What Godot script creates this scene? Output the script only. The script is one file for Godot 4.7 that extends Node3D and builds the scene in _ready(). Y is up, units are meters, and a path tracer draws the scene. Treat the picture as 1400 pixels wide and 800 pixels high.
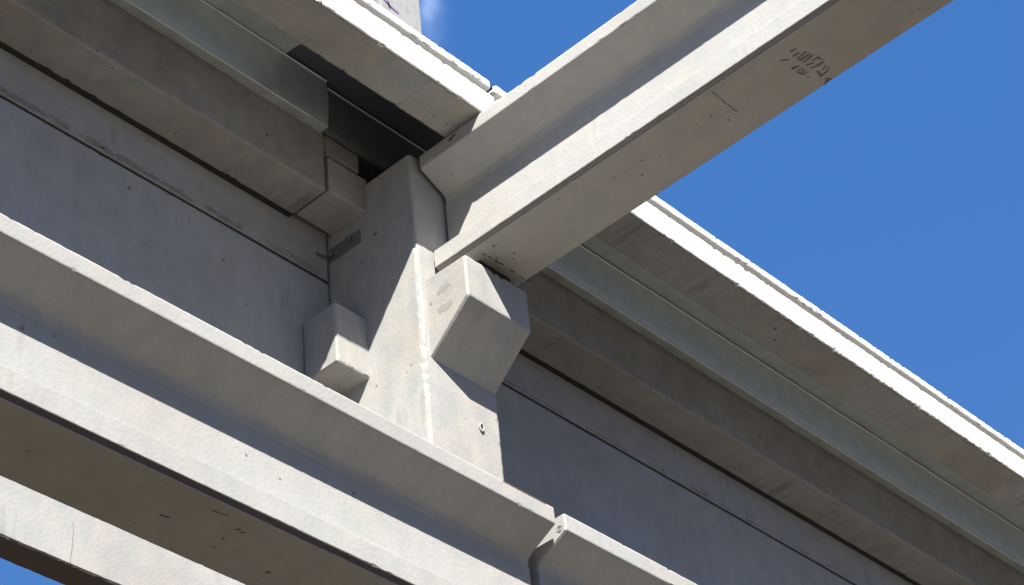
extends Node3D
# A precast concrete frame seen from below: column with corbels, I girders, edge beams, wall panels, cornice and gutter.

const G := 7.9              # height of the working datum (mid column) above the ground
var org := Vector3.ZERO     # base of the thing being built
var names := {}
var nz := FastNoiseLite.new()
var M := {}

# ---------------------------------------------------------------- naming
func numbered(called: String) -> String:
	var n: int = names.get(called, 0)
	names[called] = n + 1
	return called if n == 0 else "%s_%03d" % [called, n]

func thing(called: String, label: String, category: String, at: Vector3, group := "") -> Node3D:
	var o := Node3D.new()
	o.name = numbered(called)
	add_child(o)
	org = at + Vector3(0, G, 0)
	o.position = org
	o.set_meta("label", label)
	o.set_meta("category", category)
	o.set_meta("kind", "thing")
	if group != "":
		o.set_meta("group", group)
	return o

func part(called: String, st: SurfaceTool, m: Material, parent: Node3D, label := "") -> MeshInstance3D:
	st.generate_normals()
	var o := MeshInstance3D.new()
	o.mesh = st.commit()
	o.material_override = m
	o.name = called
	if label != "":
		o.set_meta("label", label)
	parent.add_child(o, true)
	return o

# ---------------------------------------------------------------- mesh helpers
func mb() -> SurfaceTool:
	var st := SurfaceTool.new()
	st.begin(Mesh.PRIMITIVE_TRIANGLES)
	return st

func area2(p: PackedVector2Array) -> float:
	var s := 0.0
	for i in p.size():
		var a := p[i]
		var b := p[(i + 1) % p.size()]
		s += a.x * b.y - b.x * a.y
	return s * 0.5

# cut every corner of a profile back by c (a number, or one number per corner; 0 keeps it sharp)
var bdirs := PackedVector2Array()    # for the profile bevelled last: which way each of its points wears back
func bevel(p: PackedVector2Array, c) -> PackedVector2Array:
	var out := PackedVector2Array()
	bdirs = PackedVector2Array()
	for i in p.size():
		var k: float = c[i] if c is Array else c
		if k <= 0.0:
			out.append(p[i])
			bdirs.append(Vector2.ZERO)
			continue
		var a := p[(i + p.size() - 1) % p.size()]
		var b := p[(i + 1) % p.size()]
		var va := (a - p[i])
		var vb := (b - p[i])
		var ka: float = minf(k, va.length() * 0.45)
		var kb: float = minf(k, vb.length() * 0.45)
		var p0: Vector2 = p[i] + va.normalized() * ka
		var p1: Vector2 = p[i] + vb.normalized() * kb
		out.append(p0)
		out.append(p[i] * 0.5 + (p0 + p1) * 0.25)
		out.append(p1)
		bdirs.append(va.normalized())
		bdirs.append((va.normalized() + vb.normalized()) * 0.5)
		bdirs.append(vb.normalized())
	return out

func rect(u0: float, v0: float, u1: float, v1: float) -> PackedVector2Array:
	return PackedVector2Array([Vector2(u0, v0), Vector2(u1, v0), Vector2(u1, v1), Vector2(u0, v1)])

func inward(p: PackedVector2Array) -> PackedVector2Array:
	var out := PackedVector2Array()
	for i in p.size():
		var e0 := (p[i] - p[(i + p.size() - 1) % p.size()]).normalized()
		var e1 := (p[(i + 1) % p.size()] - p[i]).normalized()
		var n := (Vector2(-e0.y, e0.x) + Vector2(-e1.y, e1.x))
		out.append(n.normalized() if n.length() > 0.001 else Vector2.ZERO)
	return out

func place(axis: String, t: float, p: Vector2) -> Vector3:
	var w: Vector3
	if axis == "x":
		w = Vector3(t, p.y, p.x)
	elif axis == "z":
		w = Vector3(p.x, p.y, t)
	else:
		w = Vector3(p.x, t, p.y)
	return w + Vector3(0, G, 0) - org

# a profile run along an axis from a to b; ends cut back by e; edges made uneven by rough metres and chipped by chip metres
func prism(st: SurfaceTool, prof: PackedVector2Array, axis: String, a: float, b: float, e := 0.006, rough := 0.0, chip := 0.0, seed_at := 0.0, lo := -3.2, hi := 8.0) -> void:
	if area2(prof) < 0.0:
		prof = prof.duplicate()
		prof.reverse()
		bdirs.reverse()
	var n := prof.size()
	var wear := bdirs.duplicate()
	bdirs = PackedVector2Array()
	if wear.size() != n:
		wear.resize(n)
		wear.fill(Vector2.ZERO)
	var inn := inward(prof)
	var ts := [a]
	if e > 0.0:
		ts.append(a + e)
	if rough > 0.0:
		var t := a + e
		while true:
			t += 0.018 if (t > lo and t < hi) else 0.25
			if t > b - e - 0.01:
				break
			ts.append(t)
	if e > 0.0:
		ts.append(b - e)
	ts.append(b)
	var rings := []
	for k in ts.size():
		var t: float = ts[k]
		var r := PackedVector3Array()
		for i in n:
			var q := prof[i]
			if e > 0.0 and (k == 0 or k == ts.size() - 1):
				q += inn[i] * e
			if rough > 0.0:
				var s := seed_at + (i / 3) * 17.3
				var w := rough * (0.6 + nz.get_noise_2d(t * 2600.0, s * 50.0 + i * 9.0) + 0.6 * nz.get_noise_2d(t * 160.0, s * 50.0 + 300.0))
				if chip > 0.0:
					var c := nz.get_noise_2d(t * 2100.0, s * 23.0 + 900.0) + 0.7 * nz.get_noise_2d(t * 5200.0, s * 23.0 + i * 40.0) + 0.8 * nz.get_noise_2d(t * 230.0, s * 31.0)
					w += chip * clampf((c - 0.5) * 2.5, 0.0, 1.0)
				q += wear[i] * w
			r.append(place(axis, t, q))
		rings.append(r)
	var flip := axis != "z"
	var grp := []
	for i in n:
		var d0 := prof[i] - prof[(i + n - 1) % n]
		var d1 := prof[(i + 1) % n] - prof[i]
		grp.append(grp[i - 1] if i > 0 and wear[i] == Vector2.ZERO and absf(d0.angle_to(d1)) < 0.6 else i + 1)
	for i in n:
		st.set_smooth_group(grp[i])
		var j := (i + 1) % n
		for k in rings.size() - 1:
			if e > 0.0:      # the cut-back ends are faces of their own
				st.set_smooth_group(grp[i] if (k > 0 and k < rings.size() - 2) else n + 2 + i)
			var A: Vector3 = rings[k][i]
			var B: Vector3 = rings[k][j]
			var C: Vector3 = rings[k + 1][j]
			var D: Vector3 = rings[k + 1][i]
			if flip:
				st.add_vertex(A); st.add_vertex(B); st.add_vertex(C)
				st.add_vertex(A); st.add_vertex(C); st.add_vertex(D)
			else:
				st.add_vertex(A); st.add_vertex(C); st.add_vertex(B)
				st.add_vertex(A); st.add_vertex(D); st.add_vertex(C)
	var tri := Geometry2D.triangulate_polygon(prof)
	st.set_smooth_group(n * 3 + 1)
	var first: PackedVector3Array = rings[0]
	var last: PackedVector3Array = rings[rings.size() - 1]
	for m in range(0, tri.size(), 3):
		var a3 := prof[tri[m]]
		var b3 := prof[tri[m + 1]]
		var c3 := prof[tri[m + 2]]
		var i0 := tri[m]
		var i1 := tri[m + 1]
		var i2 := tri[m + 2]
		if (b3 - a3).cross(c3 - a3) < 0.0:
			var sw := i1
			i1 = i2
			i2 = sw
		# counter-clockwise in the profile: its normal is +axis for z, -axis for x and y
		if flip:
			st.add_vertex(first[i0]); st.add_vertex(first[i2]); st.add_vertex(first[i1])
			st.add_vertex(last[i0]); st.add_vertex(last[i1]); st.add_vertex(last[i2])
		else:
			st.add_vertex(first[i0]); st.add_vertex(first[i1]); st.add_vertex(first[i2])
			st.add_vertex(last[i0]); st.add_vertex(last[i2]); st.add_vertex(last[i1])

func disc_profile(r: float, c: Vector2, n := 12) -> PackedVector2Array:
	var p := PackedVector2Array()
	for i in n:
		p.append(c + Vector2(cos(TAU * i / n), sin(TAU * i / n)) * r)
	return p

# ---------------------------------------------------------------- materials
func seamless(seed_at: int, freq: float, w: int, h: int, oct := 4) -> PackedByteArray:
	var f := FastNoiseLite.new()
	f.seed = seed_at
	f.noise_type = FastNoiseLite.TYPE_SIMPLEX_SMOOTH
	f.frequency = freq
	f.fractal_octaves = oct
	var im := f.get_seamless_image(w, h)
	if w != 1024 or h != 1024:
		im.resize(1024, 1024, Image.INTERPOLATE_CUBIC)
	im.convert(Image.FORMAT_L8)
	return im.get_data()

# cloudy, streaked and pitted concrete: 1024 pixels for four metres. base is linear.
func concrete(seed_at: int, base: Color, mottle: float, streak: float, grain: float, pits: int, stain_and_strip: float, rough := 0.9) -> StandardMaterial3D:
	var big := seamless(seed_at, 0.006, 512, 512, 4)
	var mid := seamless(seed_at + 1, 0.02, 1024, 1024, 4)
	var fine := seamless(seed_at + 2, 0.16, 1024, 1024, 3)
	var run := seamless(seed_at + 3, 0.035, 1024, 96, 4)
	var data := PackedByteArray()
	data.resize(1024 * 1024 * 3)
	var hgt := PackedByteArray()
	hgt.resize(1024 * 1024)
	# lookup from linear to sRGB
	var lut := PackedByteArray()
	lut.resize(2048)
	for i in 2048:
		lut[i] = int(clampf(Color(i / 2047.0, 0, 0).linear_to_srgb().r * 255.0 + 0.5, 0, 255))
	for i in 1024 * 1024:
		var b := big[i] / 127.5 - 1.0
		var m := mid[i] / 127.5 - 1.0
		var f := fine[i] / 127.5 - 1.0
		var s := run[i] / 127.5 - 1.0
		var v := 1.0 + mottle * (b * 0.6 + m * 0.5) + grain * f + streak * s * (0.5 + 0.5 * b)
		var d := maxf(0.0, (s * 0.6 + b * 0.8 + m * 0.3) - 0.55) * stain_and_strip
		v *= 1.0 - clampf(d, 0.0, 0.5)
		var warm := m * mottle * 0.25 - b * mottle * 0.2
		data[i * 3] = lut[clampi(int(base.r * v * (1.0 + warm) * 2047.0), 0, 2047)]
		data[i * 3 + 1] = lut[clampi(int(base.g * v * 2047.0), 0, 2047)]
		data[i * 3 + 2] = lut[clampi(int(base.b * v * (1.0 - warm) * 2047.0), 0, 2047)]
		hgt[i] = clampi(int(150.0 + 28.0 * f + 22.0 * m), 0, 255)
	var rng := RandomNumberGenerator.new()
	rng.seed = seed_at * 7 + 5
	for k in pits:
		var cx := rng.randi() % 1024
		var cy := rng.randi() % 1024
		var r := 0.6 + 2.2 * pow(rng.randf(), 4.0)
		var el := rng.randf_range(0.6, 1.6)
		var dark := rng.randf_range(0.25, 0.8)
		for dy in range(-5, 6):
			for dx in range(-5, 6):
				var dd := sqrt(dx * dx * el + dy * dy / el) / r
				if dd < 1.3:
					var at := ((cy + dy + 1024) % 1024) * 1024 + (cx + dx + 1024) % 1024
					var w := clampf((1.3 - dd) / 0.5, 0.0, 1.0)
					for c in 3:
						data[at * 3 + c] = int(data[at * 3 + c] * (1.0 - w * dark * 0.65))  # shade inside the pit darkened into the colour
					hgt[at] = int(hgt[at] * (1.0 - w * 0.6))
	var img := Image.create_from_data(1024, 1024, false, Image.FORMAT_RGB8, data)
	var him := Image.create_from_data(1024, 1024, false, Image.FORMAT_L8, hgt)
	him.convert(Image.FORMAT_RGBA8)
	him.bump_map_to_normal_map(2.2)
	var mt := StandardMaterial3D.new()
	mt.albedo_texture = ImageTexture.create_from_image(img)
	mt.normal_enabled = true
	mt.normal_texture = ImageTexture.create_from_image(him)
	mt.normal_scale = 0.5
	mt.roughness = rough
	mt.metallic_specular = 0.3
	mt.uv1_triplanar = true
	mt.uv1_world_triplanar = true
	mt.uv1_triplanar_sharpness = 20.0
	mt.uv1_scale = Vector3(0.25, 0.25, 0.25)
	return mt

func shifted(m: StandardMaterial3D, o: Vector3, tone := 1.0) -> StandardMaterial3D:
	var c: StandardMaterial3D = m.duplicate()
	c.uv1_offset = o
	c.albedo_color = Color(tone, tone, tone).linear_to_srgb()
	return c

func plain(lin: Color, rough := 0.8, metal := 0.0) -> StandardMaterial3D:
	var m := StandardMaterial3D.new()
	m.albedo_color = lin.linear_to_srgb()
	m.roughness = rough
	m.metallic = metal
	return m

func zinc() -> StandardMaterial3D:
	var a := seamless(71, 0.012, 1024, 1024, 4)
	var b := seamless(72, 0.07, 1024, 1024, 3)
	var data := PackedByteArray()
	data.resize(1024 * 1024 * 3)
	var rg := PackedByteArray()
	rg.resize(1024 * 1024)
	for i in 1024 * 1024:
		var v := 0.72 + 0.045 * (a[i] / 127.5 - 1.0) + 0.03 * (b[i] / 127.5 - 1.0)
		data[i * 3] = int(255.0 * clampf(v * 0.97, 0, 1))
		data[i * 3 + 1] = int(255.0 * clampf(v * 0.995, 0, 1))
		data[i * 3 + 2] = int(255.0 * clampf(v * 0.985, 0, 1))
		rg[i] = int(clampf(118.0 + 22.0 * (a[i] / 127.5 - 1.0) + 8.0 * (b[i] / 127.5 - 1.0), 70, 200))
	var m := StandardMaterial3D.new()
	m.albedo_texture = ImageTexture.create_from_image(Image.create_from_data(1024, 1024, false, Image.FORMAT_RGB8, data))
	m.roughness_texture = ImageTexture.create_from_image(Image.create_from_data(1024, 1024, false, Image.FORMAT_L8, rg))
	m.roughness = 1.0
	m.metallic = 0.5
	m.uv1_triplanar = true
	m.uv1_world_triplanar = true
	m.uv1_scale = Vector3(0.5, 0.5, 0.5)
	return m

# ---------------------------------------------------------------- sky
func wisp(im: Image, dir: Vector3, su: float, sv: float, strength: float, seed_at: int) -> void:
	var w := im.get_width()
	var h := im.get_height()
	var u0 := atan2(dir.x, -dir.z) / TAU * w
	var v0 := acos(dir.normalized().y) / PI * h
	for y in range(int(v0 - sv * 2.5), int(v0 + sv * 2.5) + 1):
		for x in range(int(u0 - su * 2.5), int(u0 + su * 2.5) + 1):
			if y < 0 or y >= h:
				continue
			var d := pow((x - u0) / su, 2.0) + pow((y - v0) / sv, 2.0)
			var n := 0.6 + 0.7 * nz.get_noise_2d(x * 90.0 + seed_at * 300.0, y * 60.0)
			var a := clampf(strength * exp(-d) * n, 0.0, 1.0)
			var xx := posmod(x, w)
			var old := im.get_pixel(xx, y)
			im.set_pixel(xx, y, Color(0.75, 0.8, 0.85, maxf(a, old.a)))

# ---------------------------------------------------------------- the I girder, section centred on u = 0, top at v = 0
func girder(t: Node3D, axis: String, u: float, v: float, a: float, b: float, m: Material, seed_at: float, lo: float, hi: float, e_a := 0.012, chamfer: Material = null) -> void:
	var at := Vector2(u, v)
	var top := PackedVector2Array()
	for q in bevel(PackedVector2Array([Vector2(-0.26, -0.09), Vector2(-0.108, -0.1695), Vector2(-0.095, -0.178), Vector2(-0.086, -0.190), Vector2(-0.082, -0.23), Vector2(0.082, -0.23), Vector2(0.086, -0.190), Vector2(0.095, -0.178), Vector2(0.108, -0.1695), Vector2(0.26, -0.09), Vector2(0.26, 0), Vector2(-0.26, 0)]), [0.006, 0, 0, 0, 0, 0, 0, 0, 0, 0.006, 0.012, 0.012]):
		top.append(q + at)
	var st := mb()
	prism(st, top, axis, a, b, e_a, 0.0012, 0.006, seed_at, lo, hi)
	part("top_flange", st, m, t)
	st = mb()
	var web := rect(-0.082, -0.525, 0.082, -0.2301)
	for i in 4:
		web[i] += at
	prism(st, web, axis, a, b, 0.0)
	part("web", st, m, t)
	var bot := PackedVector2Array()
	for q in bevel(PackedVector2Array([Vector2(-0.208, -0.715), Vector2(-0.208, -0.612), Vector2(-0.082, -0.5251), Vector2(0.082, -0.5251), Vector2(0.208, -0.612), Vector2(0.208, -0.715), Vector2(0.186, -0.715), Vector2(0.186, -0.737), Vector2(-0.186, -0.737), Vector2(-0.186, -0.715)]), [0.003, 0.0012, 0, 0, 0.0012, 0.003, 0, 0.003, 0.003, 0]):
		bot.append(q + at)
	st = mb()
	prism(st, bot, axis, a, b, e_a, 0.0012, 0.005, seed_at + 7.0, lo, hi)
	part("bottom_flange", st, m, t)
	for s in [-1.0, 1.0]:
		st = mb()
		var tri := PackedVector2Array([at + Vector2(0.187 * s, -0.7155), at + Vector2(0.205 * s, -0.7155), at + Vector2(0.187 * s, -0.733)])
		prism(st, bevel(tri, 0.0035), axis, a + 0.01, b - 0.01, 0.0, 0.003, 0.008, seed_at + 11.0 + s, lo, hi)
		part("chamfer_strip", st, M.stain_and_strip if chamfer == null else chamfer, t, "dark chamfer strip along the lower edge")  # strip coloured darker than the girder

func _ready() -> void:
	nz.seed = 11
	nz.frequency = 0.01
	nz.fractal_octaves = 2
	# ---- camera
	var cam := Camera3D.new()
	cam.name = "camera"
	cam.transform = Transform3D(Basis(Vector3(0.679026, -0.085453, 0.729124), Vector3(-0.414959, 0.774633, 0.477234), Vector3(-0.605584, -0.626611, 0.490536)), Vector3(-6.1626, -6.2848 + G, 5.5652))
	cam.fov = 15.105
	cam.near = 0.05
	cam.far = 2000.0
	add_child(cam)
	cam.current = true
	# ---- sky, sun, exposure
	var env := Environment.new()
	env.background_mode = Environment.BG_SKY
	var sm := ProceduralSkyMaterial.new()
	sm.sky_top_color = Color(0.25, 0.455, 0.75)
	sm.sky_horizon_color = Color(0.46, 0.66, 0.89)
	sm.sky_curve = 0.26
	sm.ground_bottom_color = Color(0.4, 0.36, 0.3)
	sm.ground_horizon_color = Color(0.55, 0.55, 0.55)
	sm.sun_angle_max = 12.0
	var cover := Image.create(2048, 1024, false, Image.FORMAT_RGBA8)
	cover.fill(Color(0, 0, 0, 0))
	wisp(cover, Vector3(0.519, 0.726, -0.4515), 2.6, 4.6, 0.85, 1)
	var rs := RandomNumberGenerator.new()
	rs.seed = 4
	for k in 14:
		var az := rs.randf() * TAU
		var el := rs.randf_range(0.15, 0.8)
		if absf(wrapf(az - 0.86, -PI, PI)) < 0.5:
			continue
		wisp(cover, Vector3(sin(az) * cos(el), sin(el), -cos(az) * cos(el)), rs.randf_range(4, 22), rs.randf_range(3, 7), rs.randf_range(0.15, 0.5), k + 2)
	sm.sky_cover = ImageTexture.create_from_image(cover)
	sm.sky_cover_modulate = Color(0.9, 0.9, 0.9)
	var sky := Sky.new()
	sky.sky_material = sm
	env.sky = sky
	env.tonemap_mode = Environment.TONE_MAPPER_LINEAR
	env.tonemap_exposure = 2.6
	env.background_energy_multiplier = 0.41
	env.sdfgi_enabled = true
	env.ssao_enabled = true
	env.ssil_enabled = true
	var we := WorldEnvironment.new()
	we.name = "world_environment"
	we.environment = env
	add_child(we)
	var sun := DirectionalLight3D.new()
	sun.name = "sun"
	sun.light_energy = 1.6
	sun.light_color = Color(1.0, 0.985, 0.955)
	sun.light_angular_distance = 0.5
	sun.shadow_enabled = true
	add_child(sun)
	sun.look_at_from_position(Vector3.ZERO, Vector3(0.71, -1.0, -0.77), Vector3.UP)

	# ---- materials
	var girder_c := concrete(101, Color(0.38, 0.371, 0.35), 0.11, 0.07, 0.04, 90, 0.35)
	var column_c := concrete(202, Color(0.38, 0.371, 0.35), 0.17, 0.12, 0.06, 220, 0.6)
	var panel_c := concrete(303, Color(0.32, 0.317, 0.312), 0.16, 0.08, 0.03, 60, 0.6)
	var slab_c := concrete(404, Color(0.36, 0.345, 0.32), 0.24, 0.08, 0.06, 220, 0.7)
	M.girder = girder_c
	M.girder2 = shifted(girder_c, Vector3(0.37, 0.21, 0.55), 0.86)
	M.girder3 = shifted(girder_c, Vector3(0.11, 0.63, 0.27), 0.86)
	M.column = shifted(column_c, Vector3(0.05, 0.0, 0.1), 0.87)
	M.corbel = shifted(column_c, Vector3(0.4, 0.15, 0.7), 0.85)
	M.pillar = shifted(column_c, Vector3(0.1, 0.8, 0.3), 0.72)
	M.patch = plain(Color(0.235, 0.23, 0.21), 0.95)
	M.panel = panel_c
	M.panel2 = shifted(panel_c, Vector3(0.33, 0.4, 0.2))
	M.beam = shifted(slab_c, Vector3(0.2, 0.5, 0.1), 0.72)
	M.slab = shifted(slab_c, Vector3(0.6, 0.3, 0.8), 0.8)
	M.sunlit_coat = concrete(505, Color(0.56, 0.555, 0.54), 0.08, 0.06, 0.04, 150, 0.3)  # cornice front and coping paler than the body: sunlight put into colour
	M.stain_and_strip = plain(Color(0.10, 0.085, 0.08), 0.95)  # dark tone shared by chamfer strips and panel foot strips
	M.stain_and_strip2 = plain(Color(0.24, 0.22, 0.2), 0.95)
	M.mould = plain(Color(0.24, 0.236, 0.23), 1.0)
	M.grime = plain(Color(0.08, 0.074, 0.068), 1.0)
	M.rust = plain(Color(0.25, 0.12, 0.06), 0.95)
	M.hair = plain(Color(0.17, 0.165, 0.155), 0.95)
	M.mark = plain(Color(0.15, 0.13, 0.11), 0.95)
	M.pencil = plain(Color(0.09, 0.09, 0.095), 0.9)
	M.zinc = zinc()
	M.recess_shade = plain(Color(0.06, 0.066, 0.08), 0.5)  # shade of the recess above the column put into the sheet colour
	M.zinc_shaded = shifted(M.zinc, Vector3(0.3, 0.2, 0.1), 0.38)  # darkened zinc copy: shade above the column put into colour
	M.edge_glint = plain(Color(0.75, 0.75, 0.74), 0.4, 0.2)  # pale colour painting the light caught by rim and drip edge
	M.steel = plain(Color(0.35, 0.35, 0.36), 0.35, 0.9)
	M.dark_steel = plain(Color(0.14, 0.135, 0.13), 0.85, 0.0)
	M.rubber = plain(Color(0.02, 0.02, 0.02), 0.8)
	M.purple = plain(Color(0.10, 0.05, 0.14), 0.8)
	M.mortar = plain(Color(0.35, 0.33, 0.30), 0.95)

	build_ground()
	build_column()
	build_girders()
	build_wall()
	build_cornice()
	build_gutter()
	build_pillar()

func build_ground() -> void:
	var f := FastNoiseLite.new()
	f.seed = 5
	f.frequency = 0.02
	var im := f.get_seamless_image(512, 512)
	im.convert(Image.FORMAT_RGB8)
	for y in 512:
		for x in 512:
			var v := im.get_pixel(x, y).r - 0.5
			im.set_pixel(x, y, Color(0.070 * (1 + v * 0.6), 0.054 * (1 + v * 0.6), 0.035 * (1 + v * 0.5)).linear_to_srgb())
	var m := StandardMaterial3D.new()
	m.albedo_texture = ImageTexture.create_from_image(im)
	m.roughness = 1.0
	m.uv1_triplanar = true
	m.uv1_world_triplanar = true
	m.uv1_scale = Vector3(0.17, 0.17, 0.17)
	var pl := PlaneMesh.new()
	pl.size = Vector2(1200, 1200)
	var g := MeshInstance3D.new()
	g.name = "ground"
	g.mesh = pl
	g.material_override = m
	g.set_meta("kind", "structure")
	add_child(g)

func build_column() -> void:
	var t := thing("precast_column", "square concrete column with corbels on its sides, half in sun, carrying the cross girder", "column", Vector3(0.25, -G, -0.31))
	var st := mb()
	var sec := bevel(rect(0.0, -0.66, 0.505, 0.0), 0.016)
	prism(st, sec, "y", -G - 0.3, 1.365, 0.008, 0.003, 0.016, 1.0, -2.5, 2.0)
	part("shaft", st, M.column, t)
	st = mb()
	prism(st, rect(-0.008, 1.3655, 0.513, 1.845), "z", -0.735, -0.585, 0.004)
	part("added_light_stop", st, M.column, t)  # added unseen block, stops light coming in behind the column top
	# corbel under the cross girder, haunched below
	st = mb()
	prism(st, bevel(PackedVector2Array([Vector2(-0.03, 0.045), Vector2(0.27, 0.295), Vector2(0.27, 0.548), Vector2(-0.03, 0.548)]), [0, 0.008, 0.014, 0]), "x", 0.045, 0.497, 0.012, 0.003, 0.016, 5.0)
	part("corbel", st, M.corbel, t, "large haunched corbel under the end of the cross girder")
	for pp in [[[0.07, 0.42], [0.097, 0.443], [0.125, 0.438], [0.144, 0.449], [0.163, 0.422], [0.122, 0.406], [0.1, 0.409], [0.084, 0.4]], [[0.065, 0.324], [0.108, 0.329], [0.13, 0.322], [0.161, 0.331], [0.167, 0.299], [0.122, 0.281], [0.1, 0.292], [0.08, 0.284]]]:
		st = mb()
		var pl := PackedVector2Array()
		for q in pp:
			pl.append(Vector2(q[0], q[1]))
		prism(st, pl, "x", 0.0442, 0.0475, 0.0)
		part("repair_patch", st, M.patch, t, "grey repair patch on the lit side of the big corbel")
	# corbels under the upper edge beams
	for s in [[-0.258, 0.02], [0.485, 0.763]]:
		st = mb()
		prism(st, bevel(rect(-0.575, 1.172, -0.322, 1.405), 0.009), "x", s[0], s[1], 0.007, 0.001, 0.005, 9.0)
		part("corbel", st, M.corbel, t, "block corbel holding the dapped end of an upper edge beam")
	# lower side corbel, only on the left
	st = mb()
	prism(st, bevel(rect(-0.595, 0.132, -0.362, 0.502), 0.011), "x", -0.216, 0.02, 0.01, 0.0025, 0.013, 12.0)
	part("corbel", st, M.corbel, t, "empty block corbel low on the left face")
	# corbel below the edge girders
	st = mb()
	prism(st, bevel(PackedVector2Array([Vector2(-0.03, -2.4), Vector2(0.42, -2.15), Vector2(0.42, -1.74), Vector2(-0.03, -1.74)]), [0, 0.01, 0.012, 0]), "x", 0.03, 0.48, 0.01, 0.001, 0.004, 15.0)
	part("corbel", st, M.corbel, t)
	# cast-in lifting eye on the outer face
	st = mb()
	var ring := TorusMesh.new()
	ring.inner_radius = 0.011
	ring.outer_radius = 0.021
	ring.rings = 20
	ring.ring_segments = 8
	st.append_from(ring, 0, Transform3D(Basis(Vector3(1, 0, 0), PI / 2).scaled(Vector3(0.85, 1.3, 1)), Vector3(0.362, -0.193 + G, 0.006) - org))
	var eye := part("lifting_eye", st, M.mortar, t)
	st = mb()
	prism(st, disc_profile(0.012, Vector2(0.362, -0.183)), "z", -0.005, 0.0025, 0.0)
	part("anchor_hole", st, M.rubber, eye)

	t = thing("bearing_pad", "thin black pad between the big corbel and the cross girder", "pad", Vector3(0.3, 0.549, 0.14))
	st = mb()
	prism(st, rect(0.2, 0.05, 0.42, 0.23), "y", 0.5485, 0.6175, 0.003)
	part("pad", st, M.rubber, t)

	# steel cleat tying the wall panel to the column
	t = thing("steel_cleat", "small bolted steel bracket tying the wall panel to the shaded column face", "bracket", Vector3(-0.003, 1.02, -0.5))
	st = mb()
	prism(st, bevel(rect(-0.592, 1.005, -0.37, 1.09), 0.004), "x", -0.008, -0.001, 0.002)
	part("plate", st, M.dark_steel, t)
	st = mb()
	prism(st, rect(-0.10, 1.01, -0.012, 1.03), "z", -0.599, -0.592, 0.001)
	part("plate", st, M.dark_steel, t)
	for q in [[-0.436, 1.056], [-0.572, 1.036]]:
		st = mb()
		prism(st, disc_profile(0.013, Vector2(q[0], q[1]), 6), "x", -0.03, -0.0112, 0.002)
		var bolt := part("bolt", st, M.steel, t)
		st = mb()
		prism(st, disc_profile(0.007, Vector2(q[0], q[1]), 8), "x", -0.046, -0.0301, 0.001)
		part("threaded_end", st, M.steel, bolt)

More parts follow.
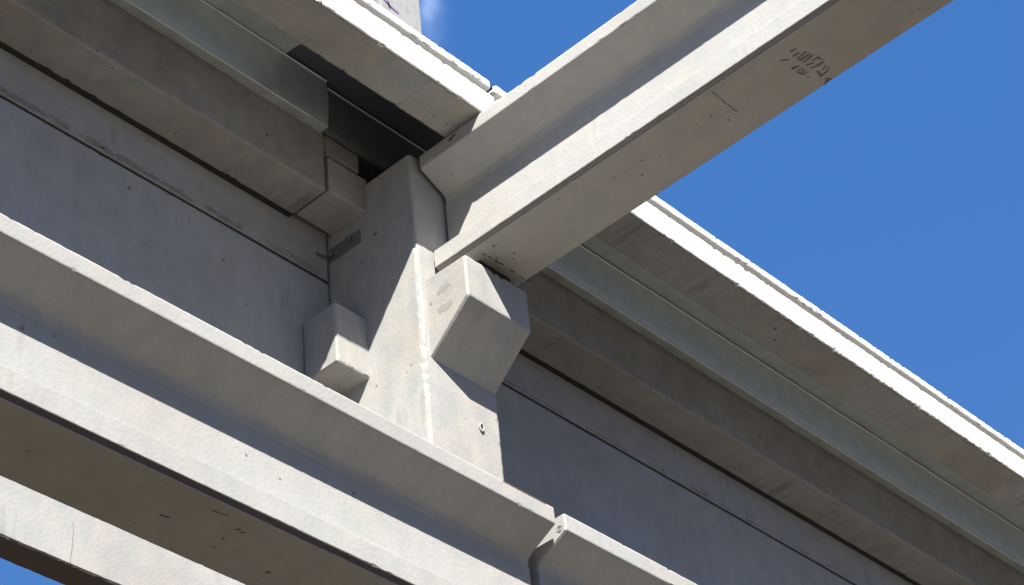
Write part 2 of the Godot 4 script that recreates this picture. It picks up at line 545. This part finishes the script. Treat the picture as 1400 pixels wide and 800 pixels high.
func build_girders() -> void:
	var t := thing("cross_girder", "concrete I girder running out overhead from the column, its grey underside stamped", "girder", Vector3(0.307, 0.62, 0.15))
	girder(t, "z", 0.307, 1.356, 0.022, 9.0, M.girder, 20.0, -1.0, 3.6, 0.007, M.stain_and_strip2)
	# blurred stamp on the underside
	var strokes := [
		[0.203,2.150,0.208,2.178,0.006], [0.236,2.140,0.238,2.173,0.006], [0.263,2.144,0.257,2.199,0.005], [0.279,2.144,0.281,2.201,0.007], [0.300,2.148,0.302,2.173,0.005],
		[0.300,2.175,0.298,2.207,0.007], [0.325,2.148,0.342,2.178,0.004], [0.323,2.181,0.328,2.220,0.004], [0.364,2.177,0.369,2.216,0.005], [0.358,2.151,0.371,2.195,0.004],
		[0.322,2.209,0.351,2.218,0.003], [0.397,2.160,0.432,2.150,0.006], [0.432,2.150,0.431,2.185,0.006], [0.407,2.180,0.397,2.207,0.004], [0.431,2.185,0.416,2.212,0.003],
		[0.216,2.087,0.239,2.116,0.004], [0.294,2.090,0.305,2.121,0.007], [0.300,2.090,0.298,2.106,0.004], [0.328,2.092,0.368,2.104,0.004], [0.361,2.101,0.366,2.126,0.004],
		[0.326,2.101,0.331,2.124,0.004], [0.348,2.104,0.345,2.125,0.004], [0.394,2.104,0.397,2.110,0.004], [0.463,2.154,0.484,2.174,0.004], [0.481,2.147,0.483,2.167,0.006],
		[0.492,2.130,0.478,2.151,0.005]]
	var st := mb()
	for s in strokes:
		stroke(st, Vector2(s[0], s[1]), Vector2(s[2], s[3]), s[4] * 0.75, "y", 0.6165)
	part("stamp", st, M.mark, t, "smudged dark stamped characters").set_meta("kind", "stuff")
	# form-joint scratch across the underside
	st = mb()
	var z0 := 1.749
	for k in 9:
		var x0 := 0.139 + k * 0.0212
		var z1 := z0 + 0.006 * nz.get_noise_2d(k * 130.0, 8.0) - 0.0007
		stroke(st, Vector2(x0, z0), Vector2(x0 + 0.0212, z1), 0.0009 if k % 4 != 0 else 0.002, "y", 0.6165)
		z0 = z1
	part("crack", st, M.hair, t)
	st = mb()
	flecks(st, 0.17, 0.5, 0.272, 0.03, 13, 0, 0.005, "y", 0.6163, 31)
	flecks(st, 0.14, 0.5, 0.30, 1.4, 22, 0, 0.0025, "y", 0.6163, 32)
	part("grime", st, M.grime, t, "black grime spots by the bearing").set_meta("kind", "stuff")
	# pen cross on the shaded fascia
	st = mb()
	stroke(st, Vector2(0.235, 1.318), Vector2(0.285, 1.328), 0.006, "x", 0.0455)
	stroke(st, Vector2(0.249, 1.305), Vector2(0.266, 1.335), 0.005, "x", 0.0455)
	part("cross_mark", st, M.pencil, t)

	t = thing("edge_girder", "long sunlit concrete I girder crossing the lower left in front of the column", "girder", Vector3(-3.4, -1.70, 0.245), "edge girders meeting in front of the column")
	girder(t, "x", 0.245, -0.966, -7.5, 0.214, M.girder2, 40.0, -3.2, 0.3, 0.007)
	st = mb()
	var rx := 0.0
	for k in 17:
		var len := 0.006 + 0.012 * absf(nz.get_noise_2d(k * 310.0, 44.0)) * 2.0
		stroke(st, Vector2(-0.12 + rx, -0.9745 + 0.002 * nz.get_noise_2d(k * 200.0, 3.0)), Vector2(-0.12 + rx + len, -0.9745), 0.0016, "z", 0.5028)
		rx += len + 0.002
	part("rust_line", st, M.rust, t, "thin rusty line along the top edge near the joint").set_meta("kind", "stuff")
	st = mb()
	for q in [[-1.77, 0.228, -1.73, 0.236, 0.005], [-1.49, 0.33, -1.475, 0.342, 0.004], [-1.462, 0.325, -1.45, 0.338, 0.004], [-1.2, 0.18, -1.188, 0.188, 0.007], [-1.64, 0.372, -1.57, 0.382, 0.003]]:
		stroke(st, Vector2(q[0], q[1]), Vector2(q[2], q[3]), q[4], "y", -1.7038)
	flecks(st, -2.6, -0.5, 0.08, 0.3, 12, 0, 0.0025, "y", -1.7038, 41)
	part("grime", st, M.grime, t, "black flecks under the bottom flange").set_meta("kind", "stuff")
	for q in [[-0.85, -1.262, 0.009], [-1.43, -1.335, 0.007], [-1.255, -1.368, 0.006], [-2.5, -1.262, 0.008], [-2.36, -1.226, 0.006]]:
		st = mb()
		prism(st, disc_profile(q[2], Vector2(q[0], q[1]), 7), "z", 0.32, 0.3276, 0.0)
		part("blowhole_shade", st, M.mark, t)  # dark disc stands for the shade inside a pit
	t = thing("edge_girder", "concrete I girder continuing past the open joint at the bottom edge", "girder", Vector3(4.3, -1.70, 0.245), "edge girders meeting in front of the column")
	girder(t, "x", 0.245, -0.966, 0.278, 9.0, M.girder3, 60.0, 0.2, 4.0, 0.007)
	st = mb()
	var cc := Vector2(0.468, -1.036)
	for k in 14:
		var a0 := TAU * k / 14.0
		var a1 := TAU * (k + 1) / 14.0
		stroke(st, cc + Vector2(cos(a0), sin(a0)) * 0.016, cc + Vector2(cos(a1), sin(a1)) * 0.016, 0.0011, "x", 0.2765)
	for s in [[-0.006, 0.009, 0.006, 0.009], [0.006, 0.009, 0.006, 0.001], [0.006, 0.001, -0.005, 0.001], [-0.005, 0.001, -0.005, -0.009], [-0.005, -0.009, 0.006, -0.009]]:
		stroke(st, cc + Vector2(s[0], s[1]), cc + Vector2(s[2], s[3]), 0.0012, "x", 0.2765)
	part("pencilled_number", st, M.pencil, t)

# a thin bar of paint or pencil on a face (p, q in the plane across the axis), half a millimetre proud
func stroke(st: SurfaceTool, p: Vector2, q: Vector2, w: float, axis: String, at: float) -> void:
	var d := (q - p).normalized()
	var n := Vector2(-d.y, d.x) * w
	var k := 0.3
	var pr := PackedVector2Array([p - d * w * 0.6 - n * k, p - n, q - n * 0.8, q + d * w * 0.6 + n * k, q + n * 0.7, p + n * 0.9])
	prism(st, pr, axis, at, at + 0.003, 0.0)

# dirt with an outline of its own: ragged flecks along a line, and a few runs below it
func flecks(st: SurfaceTool, u0: float, u1: float, v: float, spread: float, count: int, runs: int, size: float, axis: String, at: float, seed_at: int) -> void:
	var r := RandomNumberGenerator.new()
	r.seed = seed_at
	for k in count:
		var u := r.randf_range(u0, u1)
		if nz.get_noise_2d(u * 190.0, seed_at * 40.0) < -0.12:
			continue
		var o := spread * pow(r.randf(), 2.2)
		var ln := size * r.randf_range(1.0, 6.0)
		stroke(st, Vector2(u, v + o), Vector2(u + ln, v + o + size * r.randf_range(-0.5, 0.5)), size * r.randf_range(0.25, 0.8), axis, at + (1.0 if axis == "z" else -1.0) * 0.00006 * (k % 60))
	for k in runs:
		var u := r.randf_range(u0, u1)
		var y := v + spread * r.randf_range(0.2, 0.9)
		for j in r.randi_range(2, 5):
			var y1 := y + size * r.randf_range(3.0, 7.0)
			var u1b := u + size * r.randf_range(-0.5, 0.5)
			stroke(st, Vector2(u, y), Vector2(u1b, y1), size * r.randf_range(0.2, 0.5), axis, at)
			y = y1
			u = u1b

func build_wall() -> void:
	# upper edge beams with dapped ends
	for s in [[-7.5, -0.283, -0.283, -0.016, "shaded concrete edge beam notched over the corbel left of the column", 80.0], [0.79, 9.0, 0.52, 0.79, "shaded concrete edge beam running away to the right of the column", 90.0]]:
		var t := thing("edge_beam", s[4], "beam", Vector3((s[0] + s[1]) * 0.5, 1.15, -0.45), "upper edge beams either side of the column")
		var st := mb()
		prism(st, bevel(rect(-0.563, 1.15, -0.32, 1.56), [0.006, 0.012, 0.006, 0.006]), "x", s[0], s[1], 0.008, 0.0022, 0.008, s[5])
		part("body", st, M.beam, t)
		st = mb()
		var lo_x: float = s[2]
		var hi_x: float = s[3]
		prism(st, bevel(rect(-0.57, 1.425, -0.326, 1.555), 0.01), "x", lo_x, hi_x, 0.02, 0.001, 0.004, s[5] + 4.0)
		part("bearing_nib", st, M.beam, t)
		st = mb()
		prism(st, rect(-0.5995, 1.156, -0.5632, 1.18), "x", s[0], s[1], 0.0)
		part("joint_strip", st, M.rubber, t, "black strip behind the beam standing for the shade of the gap")  # black strip put into the gap as its shade
		if lo_x > 0.0:
			st = mb()
			for q in [[1.501, -0.505, 1.508, -0.478, 0.003], [1.512, -0.462, 1.519, -0.428, 0.005], [1.516, -0.425, 1.535, -0.395, 0.004], [1.51, -0.365, 1.53, -0.345, 0.003], [1.49, -0.545, 1.5, -0.53, 0.004], [1.53, -0.55, 1.545, -0.545, 0.004]]:
				stroke(st, Vector2(q[0], q[1]), Vector2(q[2], q[3]), q[4], "y", 1.1485)
			part("surface_crack", st, M.mark, t, "broken dark crack across the underside").set_meta("kind", "stuff")
	# wall panels, two courses either side of the column
	var P := [
		[-7.5, -0.012, 0.880, 1.845, "narrow shaded wall panel under the left edge beam, above the dark joint", 100.0, "panel"],
		[-7.5, -0.012, -1.42, 0.856, "tall shaded wall panel left of the column with sunlit foot under the edge girder", 110.0, "panel2"],
		[0.517, 9.0, 0.880, 1.845, "narrow shaded wall panel under the right edge beam, above the dark joint", 120.0, "panel2"],
		[0.517, 9.0, -1.42, 0.856, "tall blue-grey shaded wall panel right of the column", 130.0, "panel"]]
	for s in P:
		var t := thing("wall_panel", s[4], "wall panel", Vector3((s[0] + s[1]) * 0.5, s[2], -0.67), "wall panels behind the column")
		var st := mb()
		prism(st, bevel(rect(-0.735, s[2], -0.6, s[3]), [0.01, 0.003, 0.002, 0.008]), "x", s[0], s[1], 0.01, 0.0012, 0.004, s[5])
		part("slab", st, M[s[6]], t)
		if s[5] == 110.0:
			st = mb()
			var y0 := -1.415
			var x0 := -1.547
			for k in 9:
				var x1 := x0 + 0.004 * nz.get_noise_2d(k * 170.0, 90.0)
				stroke(st, Vector2(x0, y0), Vector2(x1, y0 + 0.022), 0.001, "z", -0.6005)
				x0 = x1
				y0 += 0.022
			part("hairline_crack", st, M.hair, t)
		if s[2] < 0.0:
			st = mb()
			prism(st, bevel(rect(-0.733, -1.428, -0.604, -1.4195), 0.003), "x", s[0], s[1], 0.0, 0.002, 0.004, s[5] + 6.0)
			part("bottom_strip", st, M.stain_and_strip, t, "dark strip along the foot of the panel")  # added dark strip covering the underside of the panel foot
		else:
			st = mb()
			if s[0] < 0.0:
				flecks(st, -3.0, -0.06, 0.890, 0.030, 300, 0, 0.009, "z", -0.6006, 21)
			else:
				flecks(st, 0.9, 6.5, 0.888, 0.012, 260, 0, 0.006, "z", -0.6006, 22)
			part("mould", st, M.mould, t, "dark mould flecks along the panel joint").set_meta("kind", "stuff")
		# backing strip in the joint
		if s[2] > 0.0:
			st = mb()
			prism(st, rect(-0.68, 0.8562, -0.609, 0.8798), "x", s[0], s[1], 0.0)
			part("joint_strip", st, M.rubber, t)

func build_cornice() -> void:
	for s in [[-7.5, 0.168, "white sunlit concrete cornice left of the cross girder", 140.0], [0.19, 9.0, "white sunlit concrete cornice running down to the right edge", 150.0]]:
		var t := thing("cornice", s[2], "cornice", Vector3((s[0] + s[1]) * 0.5, 1.36, 0.33), "cornice pieces along the eaves")
		var st := mb()
		prism(st, bevel(rect(0.2, 1.36, 0.451, 1.54), [0.010, 0.008, 0.004, 0.004]), "x", s[0], s[1], 0.006, 0.003, 0.012, s[3])
		part("lower_course", st, M.slab, t)
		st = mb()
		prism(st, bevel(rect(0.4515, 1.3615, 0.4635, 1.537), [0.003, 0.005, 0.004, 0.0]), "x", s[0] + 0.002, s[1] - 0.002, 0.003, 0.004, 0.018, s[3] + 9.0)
		part("sunlit_coat", st, M.sunlit_coat, t, "thin white coat with a ragged lower edge, sunlight put into its colour")
		st = mb()
		prism(st, rect(0.21, 1.5405, 0.405, 1.592), "x", s[0], s[1], 0.004, 0.0015, 0.0, s[3] + 3.0)
		part("recess", st, M.slab, t)
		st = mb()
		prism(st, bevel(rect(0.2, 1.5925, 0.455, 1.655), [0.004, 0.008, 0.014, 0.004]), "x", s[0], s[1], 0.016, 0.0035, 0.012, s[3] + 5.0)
		part("coping", st, M.sunlit_coat, t)

func build_gutter() -> void:
	var zs := -0.256
	for s in [[-7.5, -0.315, 0.0, "grey galvanised gutter on the edge beam left of the column"], [-0.31, 0.80, 0.035, "short gutter length set back above the column, shade put into its dark colour"], [0.806, 9.0, 0.0, "grey galvanised gutter on the edge beam right of the cross girder"]]:
		var z: float = zs - s[2]
		var y: float = 1.5615 + s[2] * 0.4
		var t := thing("gutter", s[3], "gutter", Vector3((s[0] + s[1]) * 0.5, 1.56, -0.4), "gutter lengths under the eaves")
		# folded sheet: floor, drip lip, outer side with a soft bow, rolled rim
		var sh := PackedVector2Array([Vector2(-0.56, y), Vector2(-0.335, y), Vector2(-0.316, y - 0.034), Vector2(z - 0.004, y - 0.036), Vector2(z, y - 0.030), Vector2(z + 0.004, y + 0.03), Vector2(z + 0.010, y + 0.10), Vector2(z + 0.010, y + 0.17), Vector2(z + 0.005, y + 0.24), Vector2(z, y + 0.288)])
		var back := PackedVector2Array()
		for i in range(sh.size() - 1, -1, -1):
			back.append(sh[i] + Vector2(-0.0025, 0.0025))
		var all := sh.duplicate()
		all.append_array(back)
		var st := mb()
		prism(st, all, "x", s[0], s[1], 0.0, 0.0016, 0.0, 160.0 + s[0])
		part("sheet", st, M.zinc_shaded if s[2] > 0.0 else M.zinc, t)
		st = mb()
		prism(st, disc_profile(0.0038, Vector2(z + 0.004, y + 0.2905 - s[2] * 0.4), 10), "x", s[0], s[1], 0.0)
		part("rim", st, M.edge_glint, t, "rolled rim, its catch of light painted in a pale colour")
		if s[2] == 0.0:
			st = mb()
			prism(st, disc_profile(0.0026, Vector2(z - 0.001, y - 0.0365), 8), "x", s[0] + 0.002, s[1] - 0.002 - (0.12 if s[0] < 0.0 else 0.0), 0.0)
			part("drip_edge", st, M.edge_glint, t, "thin folded edge, its catch of light painted in a pale colour")
	# roof sheets over the gutter
	for s in [[-7.5, -0.60, "galvanised roof sheet over the left gutter", 0.0], [-0.625, 0.80, "galvanised roof sheet above the column with a lifted end, shade put into its dark colour", 0.012], [0.79, 9.0, "galvanised roof sheet over the right gutter", 0.004]]:
		var t := thing("roof_sheet", s[2], "roof sheet", Vector3((s[0] + s[1]) * 0.5, 1.86, 0.0), "roof sheets over the gutter")
		var st := mb()
		var yy: float = 1.865 + s[3]
		# gap shaped to let light in; over the column turned down to keep it dark
		var pr := PackedVector2Array([Vector2(-0.75, yy), Vector2(-0.2, yy - 0.004), Vector2(0.30, yy - 0.115), Vector2(0.30, yy - 0.111), Vector2(-0.2, yy), Vector2(-0.75, yy + 0.004)])
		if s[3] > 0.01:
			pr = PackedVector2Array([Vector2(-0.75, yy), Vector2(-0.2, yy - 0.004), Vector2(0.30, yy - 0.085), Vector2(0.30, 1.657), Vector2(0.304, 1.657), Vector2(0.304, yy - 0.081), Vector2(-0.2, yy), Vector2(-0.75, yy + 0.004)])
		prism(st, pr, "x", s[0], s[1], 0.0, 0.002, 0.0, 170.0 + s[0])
		part("sheet", st, M.recess_shade if s[3] > 0.01 else M.zinc, t)

func build_pillar() -> void:
	var t := thing("concrete_pillar", "pale concrete pillar standing up behind the top left cornice", "pillar", Vector3(1.36, -G, -1.4))
	var st := mb()
	prism(st, bevel(rect(1.165, -1.6, 1.555, -1.2), 0.012), "y", -G - 0.3, 4.75, 0.03, 0.002, 0.01, 190.0, 3.0, 5.0)
	part("shaft", st, M.pillar, t)
	st = mb()
	for s in [[1.20, 4.30, 1.26, 4.27], [1.24, 4.31, 1.25, 4.25], [1.26, 4.27, 1.33, 4.26]]:
		stroke(st, Vector2(s[0], s[1]), Vector2(s[2], s[3]), 0.012, "z", -1.2015)
	part("purple_scrawl", st, M.purple, t)
